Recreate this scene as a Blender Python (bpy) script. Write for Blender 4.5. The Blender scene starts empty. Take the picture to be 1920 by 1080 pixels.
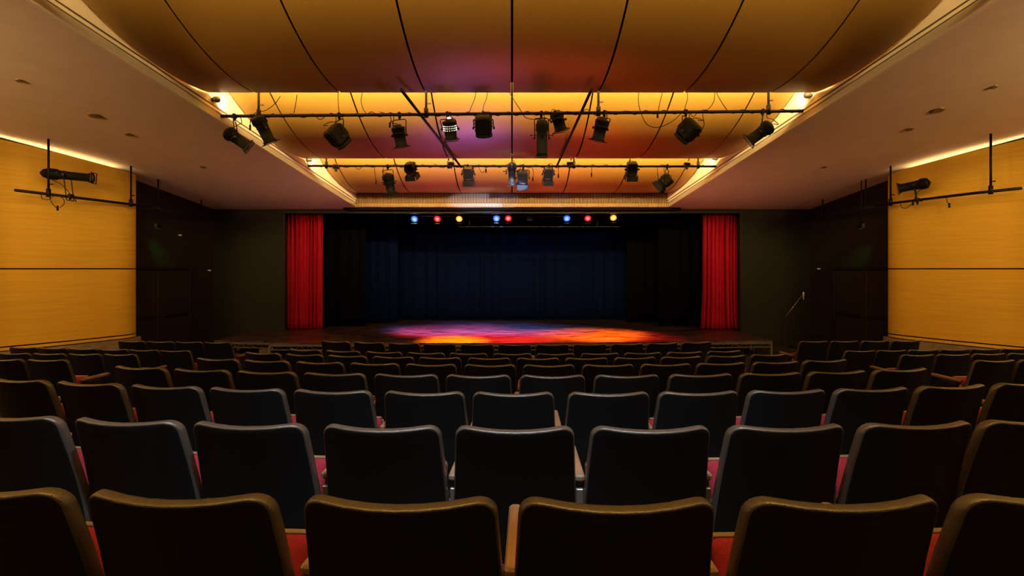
import bpy, bmesh, math, random
from mathutils import Vector, Matrix
random.seed(7)
sc = bpy.context.scene
PI = math.pi
EYE = 2.1                                   # camera height above the flat floor in front of the stage

# ------------------------------------------------------------------ camera, world, exposure
cam_d = bpy.data.cameras.new('camera'); cam = bpy.data.objects.new('camera', cam_d)
sc.collection.objects.link(cam)
cam.location = (0, 0, EYE); cam.rotation_euler = (PI/2, 0, 0)
cam_d.sensor_width = 36; cam_d.lens = 18.75; cam_d.shift_y = -0.01875; cam_d.clip_start = 0.05; cam_d.clip_end = 100
sc.camera = cam
w = bpy.data.worlds.new('world'); sc.world = w; w.use_nodes = True
w.node_tree.nodes['Background'].inputs[0].default_value = (1.0, 0.6, 0.35, 1)
w.node_tree.nodes['Background'].inputs[1].default_value = 0.0
vs = sc.view_settings
sc.display_settings.display_device = 'sRGB'
vs.view_transform = 'Standard'; vs.look = 'None'; vs.gamma = 1; vs.exposure = 0.0; vs.use_curve_mapping = False

WARM = (1.0, 0.50, 0.135)
COVE = (1.0, 0.65, 0.21)

def light(name, kind, loc, energy, color, aim=None, parent=None, **kw):
    d = bpy.data.lights.new(name, kind); d.energy = energy; d.color = color
    for k, v in kw.items(): setattr(d, k, v)
    o = bpy.data.objects.new(name, d); sc.collection.objects.link(o)
    o.location = loc
    if aim is not None:
        o.rotation_euler = (Vector(aim) - Vector(loc)).to_track_quat('-Z', 'Y').to_euler()
    if parent: o.parent = parent
    return o

def H(z): return 3.66 - 0.137*z             # ceiling height above the eye line at distance z
def XE(z): return 4.23 + 0.105*(14.5 - z)   # half width of the coffer at distance z
# clouds: (lowest distance, height above eye, radius, near end, far end)
CLOUDS = [(1.78, 3.60, 4.25, -1.2, 2.18), (4.92, 3.19, 4.25, 1.95, 5.32), (8.06, 2.78, 4.25, 5.05, 8.48), (11.2, 2.375, 4.25, 8.25, 11.58), (14.15, 2.04, 3.6, 11.35, 14.43)]

# cove lamps: strips lying on top of the far edge of each curved cloud, washing the next one
for i, (zl, h, R, z0, z1) in enumerate(CLOUDS[:4]):
    e = [520, 118, 500, 420][i]
    light('cove_strip_light', 'AREA', (0, z1-(0.2 if i == 3 else 0.38), EYE+h+(0.15 if i == 3 else 0.22)), e, COVE, aim=(0, z1+1.4, EYE+h+0.10),
          shape='RECTANGLE', size=2*XE(z1)-0.3, size_y=0.10)
# house light behind the camera (warm) and the cool front-of-house projector
light('rear_house_light', 'AREA', (0, 0.1, EYE+3.1), 190, (1.0, 0.55, 0.13), aim=(0, 0.9, EYE-0.6), shape='RECTANGLE', size=5.0, size_y=0.8)
cb = light('cool_beam_light', 'SPOT', (0.0, 0.5, EYE+3.1), 1100, (0.50, 0.78, 1.0), aim=(-0.2, 2.75, EYE-0.75), spot_size=math.radians(62), spot_blend=0.6, shadow_soft_size=0.12)
cb.scale = (1.0, 0.42, 1.0)
# wall washers at the two maple walls (above and behind the frame)
for s in (-1, 1):
    light('wall_wash_light', 'SPOT', (s*5.6, 4.8, EYE+1.6), 330, (1.0, 0.54, 0.08), aim=(s*8.75, 9.9, EYE-0.5), spot_size=math.radians(58), spot_blend=1.0, shadow_soft_size=0.18)
    a_ = Vector((s*10.25, 7.2, EYE+H(7.2)-.12)); b_ = Vector((s*8.36, 11.2, EYE+H(11.2)-.12)); c_ = (a_+b_)/2; d_ = (b_-a_).normalized()
    n_ = Vector((d_.y, -d_.x, 0)); n_ = n_ if n_.x*s < 0 else -n_; n_ = (n_ + Vector((0, 0, .12))).normalized()
    wl = light('wall_top_cove_light', 'AREA', c_, 34, (1.0, 0.64, 0.25), shape='RECTANGLE', size=4.4, size_y=0.06)
    wl.rotation_euler = Matrix((d_, (-n_).cross(-d_) * -1, -n_)).transposed().to_euler()
    light('soffit_fill_light', 'AREA', (s*8.8, 3.6, EYE+2.3), 215, (1.0, 0.60, 0.26), aim=(s*6.0, 9.0, EYE+2.7), shape='RECTANGLE', size=1.5, size_y=0.6)  # added fill to brighten the plaster soffits, not a real fitting
# added spots near the deck, imitating glow the polished stage floor throws back
for x, y, ax, az, h, col, e, sz in ((-0.9, 12.9, -1.1, 9.6, 2.4, (0.42, 0.20, 1.0), 520, 34), (-1.6, 12.9, -2.6, 9.8, 2.4, (0.8, 0.12, 0.5), 160, 34), (2.2, 12.9, 2.1, 9.8, 2.4, (1.0, 0.06, 0.02), 190, 36),
                          (1.0, 13.0, 1.6, 12.4, 2.2, (1.0, 0.07, 0.05), 270, 84), (-1.6, 13.0, -1.9, 12.4, 2.2, (0.9, 0.10, 0.50), 270, 84), (0.3, 12.7, -0.8, 7.2, 2.8, (1.0, 0.12, 0.03), 230, 30), (1.2, 12.7, 1.6, 7.3, 2.8, (1.0, 0.07, 0.02), 150, 30),
                          (-2.2, 12.8, -5.6, 12.0, 1.9, (1.0, 0.45, 0.26), 230, 70), (2.6, 12.8, 5.8, 12.2, 1.9, (1.0, 0.42, 0.22), 230, 70)):
    light('stage_bounce_fill', 'SPOT', (x, y, 0.46), e, col, aim=(ax, az, EYE+h), spot_size=math.radians(sz), spot_blend=1.0, shadow_soft_size=0.7)
gl = light('grille_spot', 'SPOT', (0.5, 8.98, EYE+1.80), 2200, (0.45, 0.58, 1.0), aim=(-0.75, 14.5, EYE+1.84), spot_size=math.radians(21), spot_blend=0.35, shadow_soft_size=0.03); gl.scale = (1.0, 0.30, 1.0)
gl = light('grille_fill', 'SPOT', (0, 11.8, EYE+1.95), 34, (1.0, 0.60, 0.25), aim=(0, 14.5, EYE+1.90), spot_size=math.radians(130), spot_blend=0.6, shadow_soft_size=0.05); gl.scale = (1.0, 0.16, 1.0)  # added warm fill to brighten the slats, no lantern emits it
gl = light('pipe_blue_spot', 'SPOT', (-0.35, 9.0, EYE+2.12), 260, (0.10, 0.36, 1.0), aim=(-0.05, 11.8, EYE+2.08), spot_size=math.radians(46), spot_blend=0.5, shadow_soft_size=0.02); gl.scale = (1.0, 0.45, 1.0)
# ------------------------------------------------------------------ materials
M = {}
def mat(name, col, rough=0.6, metal=0.0, spec=0.5, emit=None, estr=0.0, coat=0.0):
    m = bpy.data.materials.new(name); m.use_nodes = True
    b = m.node_tree.nodes['Principled BSDF']
    b.inputs['Base Color'].default_value = (*col, 1); b.inputs['Roughness'].default_value = rough
    b.inputs['Metallic'].default_value = metal; b.inputs['Specular IOR Level'].default_value = spec
    b.inputs['Coat Weight'].default_value = coat
    if emit: b.inputs['Emission Color'].default_value = (*emit, 1); b.inputs['Emission Strength'].default_value = estr
    M[name] = m; return m
def grain(m, c1, c2, scale=(30, 2, 30), bump=0.0, detail=6, lo=0.35, hi=0.65, coords='Object', bscale=None):
    nt = m.node_tree; N = nt.nodes; L = nt.links; b = N['Principled BSDF']
    tc = N.new('ShaderNodeTexCoord'); mp = N.new('ShaderNodeMapping'); mp.inputs['Scale'].default_value = scale
    nz = N.new('ShaderNodeTexNoise'); nz.inputs['Scale'].default_value = 1.0; nz.inputs['Detail'].default_value = detail
    cr = N.new('ShaderNodeValToRGB'); cr.color_ramp.elements[0].position = lo; cr.color_ramp.elements[1].position = hi
    cr.color_ramp.elements[0].color = (*c1, 1); cr.color_ramp.elements[1].color = (*c2, 1)
    L.new(tc.outputs[coords], mp.inputs[0]); L.new(mp.outputs[0], nz.inputs[0]); L.new(nz.outputs[0], cr.inputs[0]); L.new(cr.outputs[0], b.inputs['Base Color'])
    if bump:
        bp = N.new('ShaderNodeBump'); bp.inputs['Strength'].default_value = bump; bp.inputs['Distance'].default_value = 0.004
        L.new(nz.outputs[0], bp.inputs['Height']); L.new(bp.outputs[0], b.inputs['Normal'])
    return m
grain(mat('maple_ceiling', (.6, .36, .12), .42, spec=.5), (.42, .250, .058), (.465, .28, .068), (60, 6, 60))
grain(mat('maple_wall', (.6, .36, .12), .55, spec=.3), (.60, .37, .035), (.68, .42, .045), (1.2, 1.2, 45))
mat('plaster', (.72, .62, .52), .9, spec=.2); grain(M['plaster'], (.70, .60, .50), (.74, .64, .54), (3, 3, 3), bump=.05)
mat('coffer_white', (.80, .72, .62), .85, spec=.2)
mat('groove_black', (.006, .005, .004), .9, spec=.05)
mat('coffer_roof', (.10, .08, .06), .95, spec=.05)
mat('slat_wood', (.40, .23, .09), .5)
mat('concrete', (.22, .18, .13), .85, spec=.2); grain(M['concrete'], (.18, .15, .11), (.27, .22, .16), (6, 6, 6), bump=.2)
mat('carpet', (.045, .032, .028), .95, spec=.1); grain(M['carpet'], (.03, .023, .018), (.05, .039, .031), (40, 40, 40), bump=.3)
mat('stage_paint', (.05, .02, .015), .33)
mat('door_paint', (.013, .0075, .006), .6, spec=.3)
mat('black_metal', (.007, .006, .005), .5, spec=.25)
mat('pipe_black', (.006, .005, .004), .5, spec=.2)
mat('fixture_black', (.004, .004, .003), .6, spec=.12); grain(M['fixture_black'], (.003, .003, .0025), (.006, .006, .005), (25, 25, 25), bump=.1)
mat('fixture_blue_lit', (.016, .017, .02), .4)  # lighter copy of the black fixture finish, helping the blue light show
mat('fixture_face', (.035, .032, .03), .5)
mat('fixture_grey', (.12, .11, .10), .5, metal=.3)
mat('steel', (.55, .53, .5), .32, metal=.9)
mat('lens_glass', (.05, .06, .07), .08, spec=.8, coat=.5)
mat('cable_black', (.006, .005, .004), .7, spec=.2)
mat('cable_white', (.5, .48, .45), .6)
mat('shell_plastic', (.006, .006, .007), .30, spec=.5)
grain(M['shell_plastic'], (.004, .0045, .005), (.007, .0075, .008), (420, 420, 420), bump=.25, detail=2)
mat('rim_lit_plastic', (.06, .054, .048), .30, spec=1.0); grain(M['rim_lit_plastic'], (.032, .028, .024), (.060, .054, .046), (420, 420, 420), bump=.35, detail=2)  # paler than the shell: part of the rim's light is in the colour
mat('red_fabric', (.52, .03, .045), .9, spec=.2); grain(M['red_fabric'], (.15, .009, .018), (.22, .016, .03), (260, 260, 260), bump=.4, detail=2)
mat('arm_wood', (.30, .14, .06), .5); grain(M['arm_wood'], (.17, .098, .052), (.23, .135, .075), (60, 6, 60))
mat('seat_trim', (.20, .15, .09), .4, metal=.3)
mat('curtain_red', (.50, .012, .02), .85, spec=.15)
grain(M['curtain_red'], (.28, .002, .016), (.40, .004, .024), (60, 60, 3), bump=.2)
mat('curtain_blue', (.0018, .0055, .036), .95, spec=.02)
mat('curtain_black', (.002, .002, .004), .95, spec=.02)
mat('sensor_white', (.6, .58, .55), .5)
mat('brass', (.45, .30, .12), .35, metal=.8)
mat('downlight_dark', (.12, .10, .07), .5)
mat('lamp_lit', (1, 1, 1), .4, emit=(1, .9, .7), estr=2.5)
mat('exit_green', (.02, .3, .08), .5, emit=(.05, 1, .25), estr=.02)
mat('crate_brown', (.10, .075, .05), .7)

# dark painted side / proscenium wall, with three routed horizontal joints
def dark_wall(name, c):
    m = mat(name, c, .62, spec=.3); nt = m.node_tree; N = nt.nodes; L = nt.links; b = N['Principled BSDF']
    tc = N.new('ShaderNodeTexCoord'); sp = N.new('ShaderNodeSeparateXYZ'); L.new(tc.outputs['Object'], sp.inputs[0])
    prev = None
    for zz in (EYE+1.34, EYE, EYE-1.38):
        s = N.new('ShaderNodeMath'); s.operation = 'SUBTRACT'; L.new(sp.outputs[2], s.inputs[0]); s.inputs[1].default_value = zz
        a = N.new('ShaderNodeMath'); a.operation = 'ABSOLUTE'; L.new(s.outputs[0], a.inputs[0])
        l = N.new('ShaderNodeMath'); l.operation = 'LESS_THAN'; L.new(a.outputs[0], l.inputs[0]); l.inputs[1].default_value = .013
        if prev is None: prev = l
        else:
            q = N.new('ShaderNodeMath'); q.operation = 'MAXIMUM'; L.new(prev.outputs[0], q.inputs[0]); L.new(l.outputs[0], q.inputs[1]); prev = q
    mx = N.new('ShaderNodeMixRGB'); mx.inputs[1].default_value = (*c, 1); mx.inputs[2].default_value = (.002, .002, .002, 1)
    L.new(prev.outputs[0], mx.inputs[0]); L.new(mx.outputs[0], b.inputs['Base Color'])
    return m
dark_wall('dark_wall', (.011, .0065, .0055)); dark_wall('proscenium_paint', (.0085, .0078, .0045))

# stage floor: worn dark boards, glossy, with scuffs
def stage_mat():
    m = M['stage_paint']; nt = m.node_tree; N = nt.nodes; L = nt.links; b = N['Principled BSDF']
    tc = N.new('ShaderNodeTexCoord')
    mp = N.new('ShaderNodeMapping'); mp.inputs['Scale'].default_value = (1.2, 9, 1); L.new(tc.outputs['Object'], mp.inputs[0])
    n1 = N.new('ShaderNodeTexNoise'); n1.inputs['Scale'].default_value = 1.6; n1.inputs['Detail'].default_value = 9; n1.inputs['Roughness'].default_value = .65; L.new(mp.outputs[0], n1.inputs[0])
    br = N.new('ShaderNodeTexBrick'); br.inputs['Scale'].default_value = 1; br.inputs['Brick Width'].default_value = 2.4; br.inputs['Row Height'].default_value = 1.2
    br.inputs['Mortar Size'].default_value = .008; br.inputs['Color1'].default_value = (.9, .9, .9, 1); br.inputs['Color2'].default_value = (1, 1, 1, 1); br.inputs['Mortar'].default_value = (.25, .25, .25, 1)
    L.new(tc.outputs['Object'], br.inputs[0])
    cr = N.new('ShaderNodeValToRGB'); cr.color_ramp.elements[0].position = .41; cr.color_ramp.elements[1].position = .60
    cr.color_ramp.elements[0].color = (.005, .003, .003, 1); cr.color_ramp.elements[1].color = (.095, .055, .052, 1); L.new(n1.outputs[0], cr.inputs[0])
    mx = N.new('ShaderNodeMixRGB'); mx.blend_type = 'MULTIPLY'; mx.inputs[0].default_value = 1; L.new(cr.outputs[0], mx.inputs[1]); L.new(br.outputs[0], mx.inputs[2])
    L.new(mx.outputs[0], b.inputs['Base Color'])
    mr = N.new('ShaderNodeMapRange'); mr.inputs[1].default_value = .35; mr.inputs[2].default_value = .65; mr.inputs[3].default_value = .22; mr.inputs[4].default_value = .5
    L.new(n1.outputs[0], mr.inputs[0]); L.new(mr.outputs[0], b.inputs['Roughness'])
    bp = N.new('ShaderNodeBump'); bp.inputs['Strength'].default_value = .3; bp.inputs['Distance'].default_value = .01
    L.new(n1.outputs[0], bp.inputs['Height']); L.new(bp.outputs[0], b.inputs['Normal'])
stage_mat()

# ------------------------------------------------------------------ mesh helper
class MB:
    def __init__(s): s.v = []; s.f = []; s.sm = []
    def add(s, vs_, fs, smooth=False):
        n = len(s.v); s.v += [tuple(p) for p in vs_]
        for f in fs: s.f.append([i+n for i in f]); s.sm.append(smooth)
        return s
    def box(s, c, d, rot=None, bev=0.0):
        hx, hy, hz = d[0]/2, d[1]/2, d[2]/2; c = Vector(c)
        if bev <= 0:
            P = [Vector((x, y, z)) for x in (-hx, hx) for y in (-hy, hy) for z in (-hz, hz)]
            F = [(0, 1, 3, 2), (4, 6, 7, 5), (0, 4, 5, 1), (2, 3, 7, 6), (0, 2, 6, 4), (1, 5, 7, 3)]
        else:
            b = min(bev, hx*.9, hy*.9, hz*.9)
            P = []; 
            def ring(ix, iy, z):
                n = len(P)
                for x, y in ((-ix+b, -iy), (ix-b, -iy), (ix, -iy+b), (ix, iy-b), (ix-b, iy), (-ix+b, iy), (-ix, iy-b), (-ix, -iy+b)): P.append(Vector((x, y, z)))
                return list(range(n, n+8))
            r = [ring(hx-b*.7, hy-b*.7, -hz), ring(hx, hy, -hz+b), ring(hx, hy, hz-b), ring(hx-b*.7, hy-b*.7, hz)]
            F = [r[0][::-1], r[3]]
            for a, q in zip(r, r[1:]):
                for i in range(8): F.append((a[i], a[(i+1) % 8], q[(i+1) % 8], q[i]))
        if rot is not None: P = [rot @ p for p in P]
        return s.add([p + c for p in P], F)
    def tube(s, pts, r, n=8, closed_caps=True, radii=None):
        pts = [Vector(p) for p in pts]; rings = []
        up = None
        for i, p in enumerate(pts):
            t = (pts[min(i+1, len(pts)-1)] - pts[max(i-1, 0)]).normalized()
            if up is None:
                a = Vector((0, 0, 1)) if abs(t.z) < .9 else Vector((1, 0, 0)); up = (a - t*a.dot(t)).normalized()
            else: up = (up - t*up.dot(t)).normalized()
            sd = t.cross(up); rr = radii[i] if radii else r
            rings.append([p + (up*math.cos(2*PI*k/n) + sd*math.sin(2*PI*k/n))*rr for k in range(n)])
        V = [q for g in rings for q in g]; F = []
        for i in range(len(rings)-1):
            for k in range(n): F.append((i*n+k, i*n+(k+1) % n, (i+1)*n+(k+1) % n, (i+1)*n+k))
        s.add(V, F, True)
        if closed_caps:
            s.f.append([len(s.v)-len(V)+k for k in range(n)][::-1]); s.sm.append(False)
            s.f.append([len(s.v)-n+k for k in range(n)]); s.sm.append(False)
        return s
    def lathe(s, prof, o, d, n=20):
        o = Vector(o); d = Vector(d).normalized()
        return s.tube([o + d*t for t, r in fix(prof)], 0, n, True, [r for t, r in fix(prof)])
    def poly(s, pts, lo, hi):                # extrude an XY polygon between two heights
        n = len(pts)
        V = [(x, y, lo) for x, y in pts] + [(x, y, hi) for x, y in pts]
        F = [list(range(n))[::-1], [n+i for i in range(n)]] + [(i, (i+1) % n, n+(i+1) % n, n+i) for i in range(n)]
        return s.add(V, F)
    def grid(s, fn, nu, nv, smooth=True):
        V = [fn(i/nu, j/nv) for j in range(nv+1) for i in range(nu+1)]
        F = [(j*(nu+1)+i, j*(nu+1)+i+1, (j+1)*(nu+1)+i+1, (j+1)*(nu+1)+i) for j in range(nv) for i in range(nu)]
        return s.add(V, F, smooth)
    def build(s, name, m, parent=None):
        me = bpy.data.meshes.new(name); me.from_pydata(s.v, [], s.f); me.update()
        me.polygons.foreach_set('use_smooth', s.sm)
        bm = bmesh.new(); bm.from_mesh(me); bmesh.ops.recalc_face_normals(bm, faces=bm.faces); bm.to_mesh(me); bm.free()
        me.materials.append(M[m] if isinstance(m, str) else m)
        o = bpy.data.objects.new(name, me); sc.collection.objects.link(o)
        if parent is not None: o.parent = parent
        return o
def fix(prof):                               # keep axial stations strictly increasing
    out = []; last = -1e9
    for t, r in prof:
        t = max(t, last + 1e-4); out.append((t, max(r, 1e-4))); last = t
    return out
def tag(o, label=None, cat=None, group=None, kind=None):
    if label: o['label'] = label
    if cat: o['category'] = cat
    if group: o['group'] = group
    if kind: o['kind'] = kind
    return o
def empty(name, loc, rz=0.0):
    o = bpy.data.objects.new(name, None); sc.collection.objects.link(o); o.location = loc; o.rotation_euler = (0, 0, rz); o.empty_display_size = .1; return o
def struct(name, mb, m): return tag(mb.build(name, m), kind='structure')
def at(px, py, z): return Vector(((px-960)/1000*z, z, EYE + (504-py)/1000*z))
def smooth(pts, n=6):                        # Catmull-Rom
    P = [Vector(p) for p in pts]; P = [P[0]*2-P[1]] + P + [P[-1]*2-P[-2]]; out = []
    for i in range(1, len(P)-2):
        for k in range(n):
            t = k/n; a, b, c, d = P[i-1:i+3]
            out.append(.5*((2*b) + (c-a)*t + (2*a-5*b+4*c-d)*t*t + (3*b-a-3*c+d)*t**3))
    out.append(P[-2]); return out

# ------------------------------------------------------------------ seating geometry (concentric arcs)
CX, ZC, PT = 0.273, 19.871, 0.55
ROWS = {1: (1.240, -1.106, -1, 4, .568), 2: (2.076, -1.904, -1, 7, .639), 3: (3.074, -3.007, -1, 11, .732), 4: (3.852, -3.266, 0, 11, .786),
        5: (4.868, -3.232, 0, 11, .892), 6: (5.89, -3.285, 0, 11, 1.0), 7: (6.551, -3.022, 0, 10, 1.055), 8: (7.63, -2.982, 0, 10, 1.095)}
SEAT_H = 0.885
TAB = [(-3.5, .9), (1.24, EYE-.568-SEAT_H)] + [(ROWS[k][0], EYE-ROWS[k][4]-SEAT_H) for k in range(2, 9)] + [(9.2, 0.0), (99, 0.0)]
STAB = [(-3.5, .9), (1.2, .6), (4.95, .285), (5.9, .195), (7.25, .05), (8.0, 0.0), (99, 0.0)]
def interp(T, t):
    if t <= T[0][0]: return T[0][1]
    for (a, b), (c, d) in zip(T, T[1:]):
        if t <= c: return b + (d-b)*(t-a)/(c-a)
    return T[-1][1]
def floor_z(x, y):
    R = math.hypot(x-CX, ZC-y) if y < ZC else 0
    c = interp(TAB, ZC-R); s = interp(STAB, y)
    k = min(1, max(0, (abs(x)-3.5)/1.0)); k = k*k*(3-2*k)
    return c*(1-k) + s*k

# ------------------------------------------------------------------ room shell
X0, X1, YB = -12.5, 12.5, -3.5
fl = MB()
NX, NY = 100, 76
fl.grid(lambda u, v: (X0+(X1-X0)*u, YB+(15.2-YB)*v, floor_z(X0+(X1-X0)*u, YB+(15.2-YB)*v)), NX, NY)
struct('floor', fl, 'carpet')

cl = MB()                                    # sloping plaster soffits either side of the coffer
for s in (-1, 1):
    P = [(s*XE(YB), YB), (s*XE(14.5), 14.5), (s*9.6, 14.5), (s*12.5, YB)]
    V = [(x, y, EYE+H(y)) for x, y in P] + [(x, y, EYE+H(y)+.10) for x, y in P]
    # keep the underside exactly planar, the top 10 cm higher only outside the coffer edge
    F = [(0, 1, 2, 3), (7, 6, 5, 4), (0, 4, 5, 1), (1, 5, 6, 2), (2, 6, 7, 3), (3, 7, 4, 0)]
    cl.add(V, F)
V = [(x, y, EYE+H(y)+dz) for dz in (0, .1) for x, y in ((-9.6, 14.5), (9.6, 14.5), (9.6, 14.75), (-9.6, 14.75))]
cl.add(V, [(0, 1, 2, 3), (7, 6, 5, 4), (0, 4, 5, 1), (1, 5, 6, 2), (2, 6, 7, 3), (3, 7, 4, 0)])
struct('ceiling', cl, 'plaster')
for s, nm in ((-1, 'left'), (1, 'right')):   # coffer side walls with the double track groove
    m = MB()
    def strip(mb, a, b, off=0.0):
        # slab .06 thick running along the coffer edge from height a to b over the soffit
        x = lambda z, t: s*(XE(z) + off + t)
        V = []
        for z in (YB, 14.5):
            V += [(x(z, 0), z, EYE+H(z)+a), (x(z, .06), z, EYE+H(z)+a), (x(z, .06), z, EYE+H(z)+b), (x(z, 0), z, EYE+H(z)+b)]
        mb.add(V, [(0, 1, 2, 3), (7, 6, 5, 4), (0, 4, 5, 1), (1, 5, 6, 2), (2, 6, 7, 3), (3, 7, 4, 0)])
    strip(m, -.005, .095); strip(m, .12, .165); strip(m, .19, 1.75)
    struct('wall_coffer_'+nm, m, 'coffer_white')
    g = MB(); strip(g, .095, .12, .03); strip(g, .165, .19, .03)
    struct('trim_%d' % (1 if s < 0 else 2), g, 'groove_black')
rf = MB(); V = [(x, y, EYE+H(y)+1.75+dz) for dz in (0, .1) for x, y in ((-6.4, YB), (6.4, YB), (4.6, 14.75), (-4.6, 14.75))]
rf.add(V, [(0, 1, 2, 3), (7, 6, 5, 4), (0, 4, 5, 1), (1, 5, 6, 2), (2, 6, 7, 3), (3, 7, 4, 0)])
struct('ceiling_coffer', rf, 'coffer_roof')
m = MB(); m.box((0, 14.56, EYE+2.7), (9.2, .06, 2.2)); struct('wall_coffer_end', m, 'groove_black')
m = MB(); m.box((0, YB-.1, 3.2), (26, .2, 6.8)); struct('wall_back', m, 'dark_wall')

# maple walls (fanned, rounded nose towards the stage)
def wall_path(s):
    pts = [(12.1, YB)]
    pts += [(12.1-(12.1-9.03)*t**1.15, YB+(9.4-YB)*t) for t in (.25, .5, .75, 1)]
    pts += [(8.74, 9.85), (8.48, 10.3), (8.26, 10.75), (8.12, 11.05), (8.06, 11.27), (8.07, 11.44), (8.15, 11.56), (8.28, 11.62)]
    return [(s*x, y) for x, y in pts]
def extrude_path(path, lo, hi, th, s, topfn=None):
    mb = MB(); n = len(path); V = []
    for i, (x, y) in enumerate(path):
        a = Vector(path[max(i-1, 0)]); b = Vector(path[min(i+1, n-1)]); t = (b-a).normalized(); nn = Vector((t.y, -t.x))
        if nn.x*s < 0: nn = -nn
        if i == n-1: nn = Vector((0, -1)) if False else nn
        hh = topfn(y) if topfn else hi
        V += [(x, y, lo), (x, y, hh), (x+nn.x*th, y+nn.y*th, hh), (x+nn.x*th, y+nn.y*th, lo)]
    F = []
    for i in range(n-1):
        for k in (1, 2, 3): F.append((i*4+k, i*4+(k+1) % 4, (i+1)*4+(k+1) % 4, (i+1)*4+k))
    mb.add(V, F, False); mb.add([V[i*4+k] for i in range(n) for k in (0, 1)], [(2*i, 2*i+1, 2*i+3, 2*i+2) for i in range(n-1)], True); mb.add(V[:4], [(0, 1, 2, 3)]); mb.add(V[-4:], [(3, 2, 1, 0)])
    return mb
for s, nm in ((-1, 'left'), (1, 'right')):
    path = wall_path(s)
    fine = []
    for a, b in zip(path, path[1:]): fine += [a, ((a[0]+b[0])/2, (a[1]+b[1])/2)]
    fine.append(path[-1])
    bands = [(-1.45, -1.40), (-1.375, -.012), (.012, 9)]
    full = MB()
    for lo, hi in bands:
        mb = extrude_path(fine, EYE+lo, EYE+hi, .05, s, (lambda y: EYE+H(y)-.085) if hi > 5 else None)
        nf = len(full.sm); full.add(mb.v, mb.f, False); full.sm[nf:] = mb.sm
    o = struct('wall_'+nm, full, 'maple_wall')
    back = extrude_path([(x + s*.035, y-.0) for x, y in fine], EYE-1.47, 9, .10, s, lambda y: EYE+H(y)-.085)
    struct('trim_%d' % (3 if s < 0 else 4), back, 'groove_black')
    pl = extrude_path([(x - s*.07, y+(.06 if i > len(fine)-8 else 0)) for i, (x, y) in enumerate(fine)], -.2, EYE-1.47, .35, s)
    struct('baseboard_'+nm, pl, 'concrete')
    # dark splay wall from behind the maple nose to the proscenium
    a = Vector((s*8.60, 11.3)); b = Vector((s*8.23, 14.75))
    q = MB(); q.poly([(a.x, a.y), (b.x, b.y), (b.x+s*.2, b.y), (a.x+s*.2, a.y)], -.1, 6.0)
    struct('wall_side_'+nm, q, 'dark_wall')
    # double door in it
    d = (b-a).normalized(); nn = Vector((-d.y, d.x)); nn = nn if nn.x*s < 0 else -nn
    ang = math.atan2(d.y, d.x)
    R = Matrix.Rotation(ang, 3, 'Z')
    root = tag(empty('door_%d' % (1 if s < 0 else 2), (0, 0, 0)), kind='structure')
    ts = [(.42, 1.33), (1.36, 2.42)]
    for t0, t1 in ts:
        c = a + d*((t0+t1)/2) + nn*.02
        lf = MB(); lf.box((c.x, c.y, 1.04), (t1-t0, .05, 2.04), R, .008)
        lfo = lf.build('door_leaf', 'door_paint', root)
        hb = MB(); e = a + d*((t0+t1)/2) + nn*.09
        hb.box((e.x, e.y, .98), ((t1-t0)*.82, .04, .06), R, .01)
        for tt in (t0+.12, t1-.12):
            e2 = a + d*tt + nn*.065; hb.box((e2.x, e2.y, .98), (.06, .05, .09), R, .01)
        hb.build('push_bar', 'black_metal', lfo)
    fr = MB()
    for t0, zc, dx, dz in ((.38, 1.06, .07, 2.12), (2.46, 1.06, .07, 2.12), (1.42, 2.11, 2.15, .07)):
        c = a + d*t0 + nn*.03; fr.box((c.x, c.y, zc), (dx, .08, dz), R, .006)
    fr.build('door_frame', 'black_metal', root)

# proscenium wall
ZP = 14.7
pw = MB()
for x0, x1, z0, z1 in ((-8.6, -6.29, -.1, 4.0), (6.32, 8.6, -.1, 4.0), (-6.29, 6.32, EYE+1.53, 4.0), (-6.29, 6.32, -.1, .30)):
    pw.box(((x0+x1)/2, ZP+.11, (z0+z1)/2), (x1-x0, .2, z1-z0))
struct('wall_proscenium', pw, 'proscenium_paint')
m = MB()
for x in (-6.29+.02, 6.32-.02): m.box((x, ZP-.01, (.4+EYE+1.53)/2), (.05, .05, EYE+1.53-.4))
m.box((0, ZP-.01, EYE+1.555), (12.7, .05, .05))
struct('trim_5', m, 'black_metal')
# stage house
m = MB(); m.box((0, 18.5, 3.0), (17, .2, 6.4)); struct('wall_stage_back', m, 'curtain_black')
for s, nm in ((-1, 'left'), (1, 'right')):
    m = MB(); m.box((s*8.5, 16.7, 3.0), (.2, 3.8, 6.4)); struct('wall_stage_'+nm, m, 'curtain_black')
m = MB(); m.box((0, 16.7, 5.6), (17, 3.8, .2)); struct('ceiling_stage', m, 'curtain_black')

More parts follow.
